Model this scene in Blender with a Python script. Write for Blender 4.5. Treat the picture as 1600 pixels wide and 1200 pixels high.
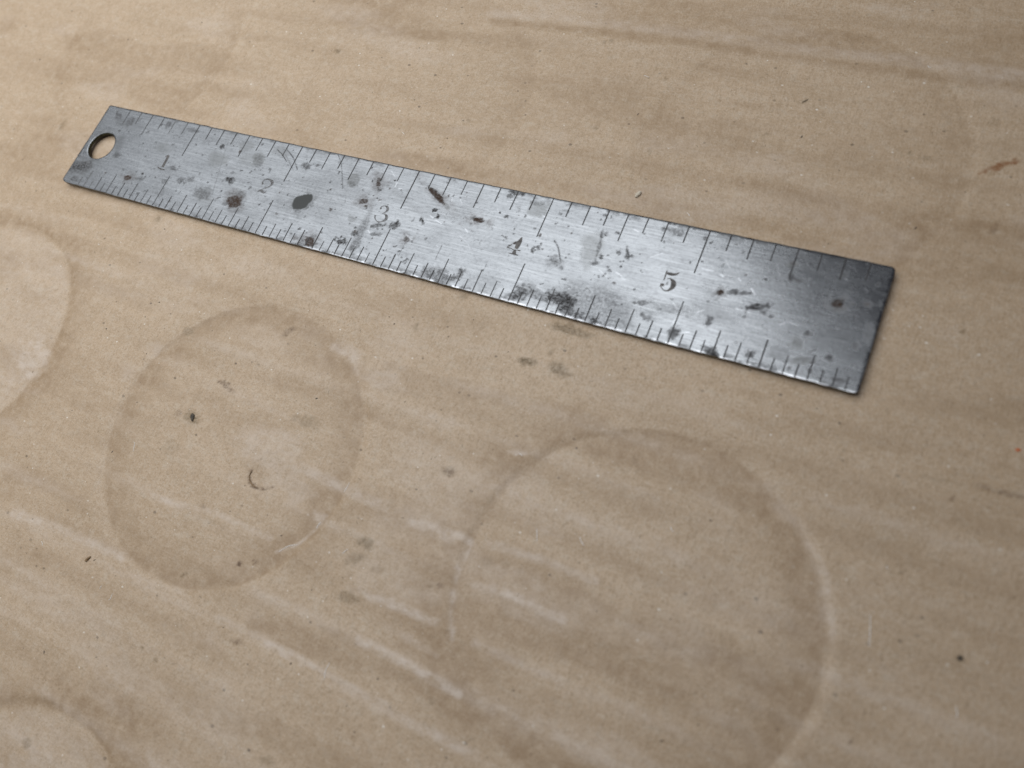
import bpy, bmesh, math
import numpy as np
from mathutils import Vector, Matrix

for o in list(bpy.data.objects):
    bpy.data.objects.remove(o)
scn = bpy.context.scene
COL = scn.collection
MM = 0.001
INCH = 25.4

# ------------------------------------------------------------------ camera
# world frame: x along the ruler from its holed end, y across it (0 = near edge), z up, cardboard at z = 0
CAM_POS = np.array([150.656, -40.683, 102.847]) * MM
RIGHT = Vector((0.8843972, 0.3834845, -0.2660474))
DOWN = Vector((0.2763473, -0.8896020, -0.3636488))
FWD = Vector((-0.3761300, 0.2480885, -0.8927364))
cam_data = bpy.data.cameras.new('camera')
cam = bpy.data.objects.new('camera', cam_data)
COL.objects.link(cam)
rot = Matrix((RIGHT, -DOWN, -FWD)).transposed()
cam.matrix_world = Matrix.Translation(Vector(CAM_POS)) @ rot.to_4x4()
cam_data.sensor_width = 36.0
cam_data.lens = 36.0 * 1224.94 / 1600.0
cam_data.clip_start = 0.004
cam_data.clip_end = 20.0
cam_data.dof.use_dof = True
cam_data.dof.focus_distance = 0.136
cam_data.dof.aperture_fstop = 19.0
scn.camera = cam
scn.render.resolution_x, scn.render.resolution_y = 1024, 768

# ------------------------------------------------------------------ world, lamps, exposure
world = bpy.data.worlds.new('World')
scn.world = world
world.use_nodes = True
bg = world.node_tree.nodes['Background']
bg.inputs['Color'].default_value = (0.84, 0.84, 1.0, 1)
bg.inputs['Strength'].default_value = 0.07

def area_lamp(name, loc, yaw, sx, sy, energy, color):
    d = bpy.data.lights.new(name, 'AREA')
    d.shape = 'RECTANGLE'
    d.size, d.size_y = sx, sy
    d.energy = energy
    d.color = color
    d.spread = math.radians(132)            # beam narrowed only to steepen falloff to the near right
    o = bpy.data.objects.new(name, d)
    COL.objects.link(o)
    o.location = loc
    o.rotation_euler = (0, 0, yaw)          # facing straight down
    return o

area_lamp('bench_lamp', (-0.116, 0.100, 0.27), math.radians(31), 0.41, 0.52, 1.22, (0.95, 0.98, 1.0))

scn.view_settings.view_transform = 'Standard'
scn.view_settings.look = 'None'
scn.view_settings.gamma = 1.0
scn.view_settings.exposure = 0.0
scn.view_settings.use_curve_mapping = False

# ------------------------------------------------------------------ helpers
rng = np.random.default_rng(11)

def smooth(t):
    t = np.clip(t, 0, 1)
    return t * t * (3 - 2 * t)

def vnoise(x, y, sx, sy, seed):
    """smooth lattice noise, 0..1, cell size sx by sy (mm)"""
    tab = np.random.default_rng(seed).random((256, 256))
    u, v = x / sx + 91.3, y / sy + 47.7
    iu, iv = np.floor(u).astype(int), np.floor(v).astype(int)
    fu, fv = u - iu, v - iv
    fu, fv = fu * fu * (3 - 2 * fu), fv * fv * (3 - 2 * fv)
    a, b = tab[iu % 256, iv % 256], tab[(iu + 1) % 256, iv % 256]
    c, d = tab[iu % 256, (iv + 1) % 256], tab[(iu + 1) % 256, (iv + 1) % 256]
    return (a * (1 - fu) + b * fu) * (1 - fv) + (c * (1 - fu) + d * fu) * fv

def fbm(x, y, sx, sy, seed, octaves=3):
    s, a, tot = 0, 1.0, 0
    for k in range(octaves):
        s = s + a * vnoise(x, y, sx / 2 ** k, sy / 2 ** k, seed + 17 * k)
        tot += a
        a *= 0.55
    return s / tot

def link(name, mesh, parent=None):
    o = bpy.data.objects.new(name, mesh)
    COL.objects.link(o)
    if parent:
        o.parent = parent
    return o

def tag(o, label, cat, group=None):
    o['label'] = label
    o['category'] = cat
    if group:
        o['group'] = group
    return o

def mesh_np(name, verts, quads=None, tris=None, smooth_shade=True):
    me = bpy.data.meshes.new(name)
    verts = np.asarray(verts, np.float32)
    me.vertices.add(len(verts))
    me.vertices.foreach_set('co', verts.ravel())
    loops, starts, tot = [], [], 0
    for arr, n in ((quads, 4), (tris, 3)):
        if arr is None or len(arr) == 0:
            continue
        arr = np.asarray(arr, np.int32)
        loops.append(arr.ravel())
        starts.append(tot + np.arange(len(arr)) * n)
        tot += arr.size
    loops = np.concatenate(loops)
    starts = np.concatenate(starts)
    me.loops.add(len(loops))
    me.loops.foreach_set('vertex_index', loops)
    me.polygons.add(len(starts))
    me.polygons.foreach_set('loop_start', starts.astype(np.int32))
    me.update(calc_edges=True)
    me.polygons.foreach_set('use_smooth', np.full(len(starts), smooth_shade, bool))
    me.validate()
    return me

def set_attr(me, name, vals):
    a = me.attributes.new(name, 'FLOAT', 'POINT')
    buf = np.zeros(len(me.vertices), np.float32)
    buf[:len(vals)] = vals
    a.data.foreach_set('value', buf)

class NT:
    """small node-tree builder"""
    def __init__(self, name):
        self.m = bpy.data.materials.new(name)
        self.m.use_nodes = True
        self.t = self.m.node_tree
        self.b = self.t.nodes['Principled BSDF']
    def n(self, kind, **kw):
        nd = self.t.nodes.new(kind)
        for k, v in kw.items():
            if k in nd.inputs:
                nd.inputs[k].default_value = v
            else:
                setattr(nd, k, v)
        return nd
    def l(self, a, b):
        self.t.links.new(a, b)
    def attr(self, name):
        return self.n('ShaderNodeAttribute', attribute_name=name).outputs['Fac']
    def coord(self, scale):
        tc = self.n('ShaderNodeTexCoord')
        mp = self.n('ShaderNodeMapping')
        mp.inputs['Scale'].default_value = scale
        self.l(tc.outputs['Object'], mp.inputs['Vector'])
        return mp.outputs['Vector']
    def noise(self, scale3, detail=2.0, rough=0.5):
        nd = self.n('ShaderNodeTexNoise', Scale=1.0, Detail=detail, Roughness=rough)
        self.l(self.coord(scale3), nd.inputs['Vector'])
        return nd.outputs['Fac']
    def ramp(self, fac, lo, hi, a=0.0, b=1.0):
        nd = self.n('ShaderNodeMapRange')
        nd.inputs[1].default_value, nd.inputs[2].default_value = lo, hi
        nd.inputs[3].default_value, nd.inputs[4].default_value = a, b
        self.l(fac, nd.inputs[0])
        return nd.outputs[0]
    def math(self, op, a, b):
        nd = self.n('ShaderNodeMath', operation=op)
        for i, v in enumerate((a, b)):
            if isinstance(v, (int, float)):
                nd.inputs[i].default_value = v
            else:
                self.l(v, nd.inputs[i])
        nd.use_clamp = False
        return nd.outputs[0]
    def mix(self, fac, a, b):
        nd = self.n('ShaderNodeMix', data_type='RGBA')
        nd.clamp_factor = True
        for sock, v in ((nd.inputs[0], fac), (nd.inputs[6], a), (nd.inputs[7], b)):
            if isinstance(v, (int, float)):
                sock.default_value = v
            elif isinstance(v, tuple):
                sock.default_value = (*v, 1)
            else:
                self.l(v, sock)
        return nd.outputs[2]
    def bump(self, height, dist, strength=1.0, prev=None):
        nd = self.n('ShaderNodeBump', Strength=strength, Distance=dist)
        self.l(height, nd.inputs['Height'])
        if prev is not None:
            self.l(prev, nd.inputs['Normal'])
        return nd.outputs['Normal']

# ------------------------------------------------------------------ materials
def cardboard_material():
    t = NT('kraft_cardboard')
    grain = t.noise((2600, 2600, 2600), 3, 0.65)
    fine = t.noise((5200, 7000, 5200), 2, 0.6)
    fibre = t.noise((900, 3600, 1500), 2, 0.6)
    blotch = t.noise((70, 160, 90), 3, 0.6)
    wide = t.noise((14, 34, 20), 3, 0.55)
    c = t.mix(t.ramp(wide, 0.32, 0.68), KRAFT_A, KRAFT_B)
    c = t.mix(t.ramp(blotch, 0.38, 0.68, 0.0, 0.6), c, KRAFT_C)
    c = t.mix(t.ramp(fibre, 0.42, 0.70, 0.0, 0.55), c, KRAFT_D)
    fibre_y = t.noise((4200, 620, 1500), 2, 0.6)
    c = t.mix(t.ramp(fibre_y, 0.50, 0.72, 0.0, 0.45), c, KRAFT_E)
    c = t.mix(t.ramp(grain, 0.50, 0.70, 0.0, 0.75), c, KRAFT_E)
    c = t.mix(t.ramp(fine, 0.50, 0.68, 0.0, 0.60), c, (0.58, 0.49, 0.385))
    # flecks in the pulp
    for sc, thr, col, amt in ((620, 0.10, (0.13, 0.095, 0.06), 0.75), (300, 0.05, (0.09, 0.065, 0.045), 0.8),
                              (820, 0.085, (0.80, 0.74, 0.65), 0.8)):
        v = t.n('ShaderNodeTexVoronoi', Scale=1.0)
        t.l(t.coord((sc, sc * 1.35, sc)), v.inputs['Vector'])
        sep = t.n('ShaderNodeSeparateColor')
        t.l(v.outputs['Color'], sep.inputs[0])
        keep = t.ramp(sep.outputs[0], 0.80, 0.90)
        size = t.math('MULTIPLY', sep.outputs[1], thr * 2)
        inside = t.math('LESS_THAN', v.outputs['Distance'], size)
        c = t.mix(t.math('MULTIPLY', t.math('MULTIPLY', keep, inside), amt), c, col)
    speck = t.ramp(t.noise((1700, 1700, 1700), 3, 0.75), 0.40, 0.64)
    brk = t.ramp(t.noise((420, 620, 500), 4, 0.72), 0.36, 0.62, 0.25, 1.15)
    brk2 = t.ramp(t.noise((520, 480, 500), 4, 0.72), 0.36, 0.62, 0.35, 1.15)
    mot = t.noise((480, 700, 500), 4, 0.75)
    c = t.mix(t.ramp(mot, 0.50, 0.72, 0.0, 0.50), c, KRAFT_C)
    c = t.mix(t.ramp(mot, 0.48, 0.30, 0.0, 0.40), c, (0.55, 0.465, 0.365))
    c = t.mix(t.math('MULTIPLY', t.math('MULTIPLY', t.attr('shade_stain'), 0.72), brk2), c, (0.305, 0.202, 0.115))  # brown blotches, plus shade of rings, flutes and crease put into the colour
    c = t.mix(t.math('MULTIPLY', t.math('MULTIPLY', t.attr('scuff_highlight'), 0.66), brk), c, (0.63, 0.535, 0.455))  # pale scuffs, plus ridge and ring highlights put into the colour
    c = t.mix(t.math('MULTIPLY', t.attr('soot'), t.math('ADD', 0.42, t.math('MULTIPLY', speck, 0.6))), c, (0.125, 0.080, 0.028))
    c = t.mix(t.math('MULTIPLY', t.attr('brown'), t.math('ADD', 0.45, speck)), c, (0.12, 0.065, 0.03))
    c = t.mix(t.math('MULTIPLY', t.attr('rust'), t.math('ADD', 0.6, t.math('MULTIPLY', speck, 0.4))), c, (0.22, 0.085, 0.022))
    t.l(c, t.b.inputs['Base Color'])
    t.l(t.ramp(grain, 0.3, 0.7, 0.40, 0.58), t.b.inputs['Roughness'])
    t.b.inputs['Specular IOR Level'].default_value = 0.42
    nrm = t.bump(fibre, 0.00006, 0.55)
    nrm = t.bump(grain, 0.00009, 0.9, nrm)
    nrm = t.bump(fibre_y, 0.00006, 0.6, nrm)
    nrm = t.bump(fine, 0.00002, 0.6, nrm)
    t.l(nrm, t.b.inputs['Normal'])
    return t.m

KRAFT_A = (0.452, 0.323, 0.206)
KRAFT_B = (0.512, 0.378, 0.255)
KRAFT_C = (0.390, 0.273, 0.166)
KRAFT_D = (0.556, 0.427, 0.303)
KRAFT_E = (0.308, 0.213, 0.127)

def steel_material():
    t = NT('worn_steel')
    brush = t.noise((110, 3000, 900), 4, 0.7)
    brush2 = t.noise((300, 3300, 900), 4, 0.7)
    cloud = t.noise((150, 260, 200), 4, 0.65)
    mott = t.noise((1900, 2400, 1900), 3, 0.7)
    c = t.mix(t.ramp(cloud, 0.30, 0.72), (0.255, 0.264, 0.276), (0.222, 0.230, 0.241))
    c = t.mix(t.ramp(mott, 0.50, 0.72, 0.0, 0.55), c, (0.115, 0.118, 0.125))
    c = t.mix(t.ramp(brush, 0.46, 0.66, 0.0, 0.42), c, (0.36, 0.372, 0.388))
    c = t.mix(t.ramp(brush2, 0.50, 0.68, 0.0, 0.42), c, (0.125, 0.129, 0.136))
    haze, grime, rust, drop = t.attr('haze'), t.attr('grime'), t.attr('rust'), t.attr('drop')
    speck = t.ramp(t.noise((2400, 2800, 2400), 3, 0.75), 0.36, 0.66)
    gfac = t.math('MULTIPLY', grime, t.math('ADD', 0.42, t.math('MULTIPLY', speck, 1.05)))
    c = t.mix(t.math('MULTIPLY', haze, t.math('MULTIPLY', t.math('ADD', 0.25, speck), 0.42)), c, (0.17, 0.172, 0.160))
    c = t.mix(gfac, c, (0.034, 0.031, 0.030))
    rfac = t.math('MULTIPLY', rust, t.math('ADD', 0.62, t.math('MULTIPLY', speck, 0.6)))
    c = t.mix(rfac, c, (0.052, 0.032, 0.022))
    c = t.mix(drop, c, (0.075, 0.077, 0.075))
    c = t.mix(t.math('MULTIPLY', t.attr('scratch_glint'), 0.6), c, (0.62, 0.63, 0.66))  # scratches, plus the painted near-edge glint
    t.l(c, t.b.inputs['Base Color'])
    dirt = t.math('MAXIMUM', t.math('MAXIMUM', gfac, rfac), t.math('MAXIMUM', drop, t.math('MULTIPLY', haze, 0.35)))
    t.l(t.ramp(dirt, 0.0, 0.8, 1.0, 0.05), t.b.inputs['Metallic'])
    r = t.math('ADD', t.ramp(cloud, 0.3, 0.7, 0.20, 0.29), t.math('MULTIPLY', dirt, 0.50))
    t.l(t.ramp(dirt, 0.0, 0.8, 0.5, 0.15), t.b.inputs['Specular IOR Level'])
    t.l(r, t.b.inputs['Roughness'])
    t.b.inputs['Anisotropic'].default_value = 0.35
    nrm = t.bump(brush, 0.000012, 0.7)
    nrm = t.bump(brush2, 0.000014, 0.6, nrm)
    nrm = t.bump(mott, 0.00002, 0.5, nrm)
    t.l(nrm, t.b.inputs['Normal'])
    return t.m

def edge_material():
    t = NT('dark_oxidised_edge')
    n1 = t.noise((700, 700, 1500), 3, 0.7)
    n2 = t.noise((260, 260, 400), 2, 0.6)
    c = t.mix(t.ramp(n1, 0.35, 0.7), (0.085, 0.066, 0.042), (0.21, 0.165, 0.105))
    c = t.mix(t.ramp(n2, 0.45, 0.7, 0, 0.7), c, (0.13, 0.12, 0.05))
    t.l(c, t.b.inputs['Base Color'])
    t.b.inputs['Metallic'].default_value = 0.15
    t.b.inputs['Roughness'].default_value = 0.5
    t.l(t.bump(n1, 0.00004, 0.8), t.b.inputs['Normal'])
    return t.m

def plain(name, ca, cb, scale, rough=0.6, metal=0.0, bump=0.00003):
    t = NT(name)
    n = t.noise((scale, scale, scale), 3, 0.65)
    t.l(t.mix(t.ramp(n, 0.35, 0.68), ca, cb), t.b.inputs['Base Color'])
    t.b.inputs['Roughness'].default_value = rough
    t.b.inputs['Metallic'].default_value = metal
    t.l(t.bump(n, bump, 0.7), t.b.inputs['Normal'])
    return t.m

M_CARD = cardboard_material()
M_STEEL = steel_material()
M_EDGE = edge_material()
M_HOLE = plain('olive_hole_wall', (0.008, 0.008, 0.004), (0.045, 0.048, 0.012), 1100, 0.55)
M_MARK = plain('grime_filled_engraving', (0.018, 0.017, 0.018), (0.055, 0.052, 0.053), 1800, 0.6, 0.1, 0.00001)
M_NUMERAL = plain('brown_filled_numeral', (0.040, 0.034, 0.031), (0.140, 0.128, 0.120), 1500, 0.55, 0.15, 0.00001)
M_MARK_WORN = plain('worn_engraving', (0.045, 0.040, 0.038), (0.20, 0.20, 0.205), 1300, 0.45, 0.55, 0.00001)
M_CRUMB = plain('charred_crumb', (0.035, 0.03, 0.024), (0.11, 0.09, 0.065), 1800, 0.8)
M_BROWNFIBRE = plain('brown_fibre', (0.17, 0.10, 0.045), (0.30, 0.19, 0.095), 1500, 0.6)
M_WHITE = plain('white_paper_lint', (0.80, 0.77, 0.72), (0.88, 0.86, 0.83), 1500, 0.5, 0.0, 0.000002)
M_PALE = plain('cream_crumb', (0.50, 0.43, 0.33), (0.66, 0.59, 0.48), 2500, 0.7)
M_ORANGE = plain('orange_plastic', (0.55, 0.12, 0.03), (0.62, 0.17, 0.05), 1500, 0.5)
M_SPECK = plain('dirt_speck', (0.085, 0.066, 0.046), (0.19, 0.14, 0.09), 900, 0.8)

# ------------------------------------------------------------------ cardboard sheet (heightfield, mm)
def axis(lo, hi, step, ext):
    core = np.arange(lo, hi + 1e-6, step)
    out, d, s = [], 0.0, step
    while d < ext:
        s *= 1.35
        s = min(s, 12)
        d += s
        out.append(d)
    out = np.array(out)
    return np.concatenate([(lo - out)[::-1], core, hi + out])

CX = axis(-66, 190, 0.36, 170)
CY = axis(-97, 76, 0.36, 170)
# can-bottom rings pressed into the sheet: centre, strength
RINGS = [(65.8, -34.7, 1.0), (134.2, -35.5, 1.0), (-2.0, -34.0, 0.8), (64.3, -103.6, 0.9), (133.0, -105.0, 0.6),
         (202.5, -36.0, 0.5), (66.0, 35.0, 0.30), (134.5, 35.0, 0.45), (-2.0, 35.0, 0.35), (-70.0, 35.0, 0.3), (-70, -34, .3)]
RING_R = 23.3
FLUTE = 6.55

def card_height(x, y):
    h = 0.0 * x
    # crushed flutes, running along x
    yy = y + 1.3 * (fbm(x, y, 45, 30, 5, 2) - 0.5)
    ph = (yy + 34.0) / FLUTE
    ridge = np.abs((ph % 1.0) - 0.5) * 2            # 1 on a ridge line
    amp = 0.25 + 0.75 * smooth((fbm(x, y, 26, 9, 21, 3) - 0.36) / 0.28)
    near = 0.8 + 0.2 * smooth((20 - y) / 45)
    h += 0.15 * amp * near * (ridge ** 2.6)
    # sharp little crease just below a ridge here and there
    crease = np.exp(-(((ph % 1.0) - 0.04) / 0.055) ** 2)
    h -= 0.05 * crease * smooth((fbm(x, y, 16, 6, 33, 2) - 0.5) / 0.2)
    # long crease near the far side
    yc = 53.0 + 1.4 * np.sin(x / 23.0) + 0.8 * np.sin(x / 9.0 + 1)
    d = y - yc
    k = smooth((x - 20) / 50)
    h += k * 0.20 * np.where(d > 0, np.exp(-(d / 5.0) ** 2), np.exp(-(d / 1.1) ** 2))
    # can rings: wide inner slope, steep outer wall
    for i, (cx, cy, s) in enumerate(RINGS):
        dx, dy = x - cx, y - cy
        r = np.hypot(dx, dy)
        a = np.arctan2(dy, dx)
        rr = RING_R + 0.25 * np.sin(2 * a + i) + 0.15 * np.sin(5 * a + 2 * i)
        e = r - rr
        mod = 0.55 + 0.45 * np.sin(1.5 * a + 1.7 * i) * np.sin(a * 2.5 + i)
        g = np.where(e < 0, np.exp(-(e / 4.6) ** 2), np.exp(-(e / 0.7) ** 2))
        h -= 0.24 * s * (0.65 + 0.35 * mod) * g
        h += 0.012 * s * np.exp(-((e - 1.6) / 1.2) ** 2)
        h -= 0.03 * s * smooth(-e / 4)
    # general unevenness
    h += 0.30 * (fbm(x, y, 48, 20, 51, 3) - 0.5)
    h += 0.060 * (fbm(x, y, 9, 4.5, 61, 3) - 0.5)
    h += 0.030 * (fbm(x, y, 2.0, 1.3, 71, 2) - 0.5)
    # the ruler lies on the highest spots
    under = smooth((x + 6) / 5) * smooth((158 - x) / 5) * smooth((y + 5) / 4) * smooth((24 - y) / 4)
    return h - 0.22 - under * (np.maximum(h - 0.17, 0) + 0.0)

def blot(x, y, cx, cy, rx, ry, ang, seed, soft=0.35, rag=0.35):
    """irregular soft-edged spot, 0..1 (mm)"""
    dx, dy = x - cx, y - cy
    m = (np.abs(dx) < 2.2 * max(rx, ry)) & (np.abs(dy) < 2.2 * max(rx, ry))
    out = np.zeros_like(x)
    if not m.any():
        return out
    c, s = math.cos(ang), math.sin(ang)
    u = (dx[m] * c + dy[m] * s) / rx
    v = (-dx[m] * s + dy[m] * c) / ry
    r = np.hypot(u, v)
    q = 0.5 * (rx + ry)
    r = r + rag * (fbm(dx[m], dy[m], q * 0.9, q * 0.9, seed, 2) - 0.5) * 2 + rag * 1.1 * (fbm(dx[m], dy[m], q * 0.34, q * 0.34, seed + 5, 2) - 0.5)
    out[m] = smooth((1 - r) / soft + 0.5)
    return out

def line_mask(x, y, pts, w, soft=0.5):
    d = np.full(x.shape, 1e9)
    for (ax, ay), (bx, by) in zip(pts[:-1], pts[1:]):
        m = (x > min(ax, bx) - 3 * w - 1) & (x < max(ax, bx) + 3 * w + 1) & (y > min(ay, by) - 3 * w - 1) & (y < max(ay, by) + 3 * w + 1)
        if not m.any():
            continue
        px, py = x[m] - ax, y[m] - ay
        ex, ey = bx - ax, by - ay
        t = np.clip((px * ex + py * ey) / (ex * ex + ey * ey), 0, 1)
        d[m] = np.minimum(d[m], np.hypot(px - t * ex, py - t * ey))
    return smooth((w * (1 + soft) - d) / (2 * w * soft))

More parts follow.
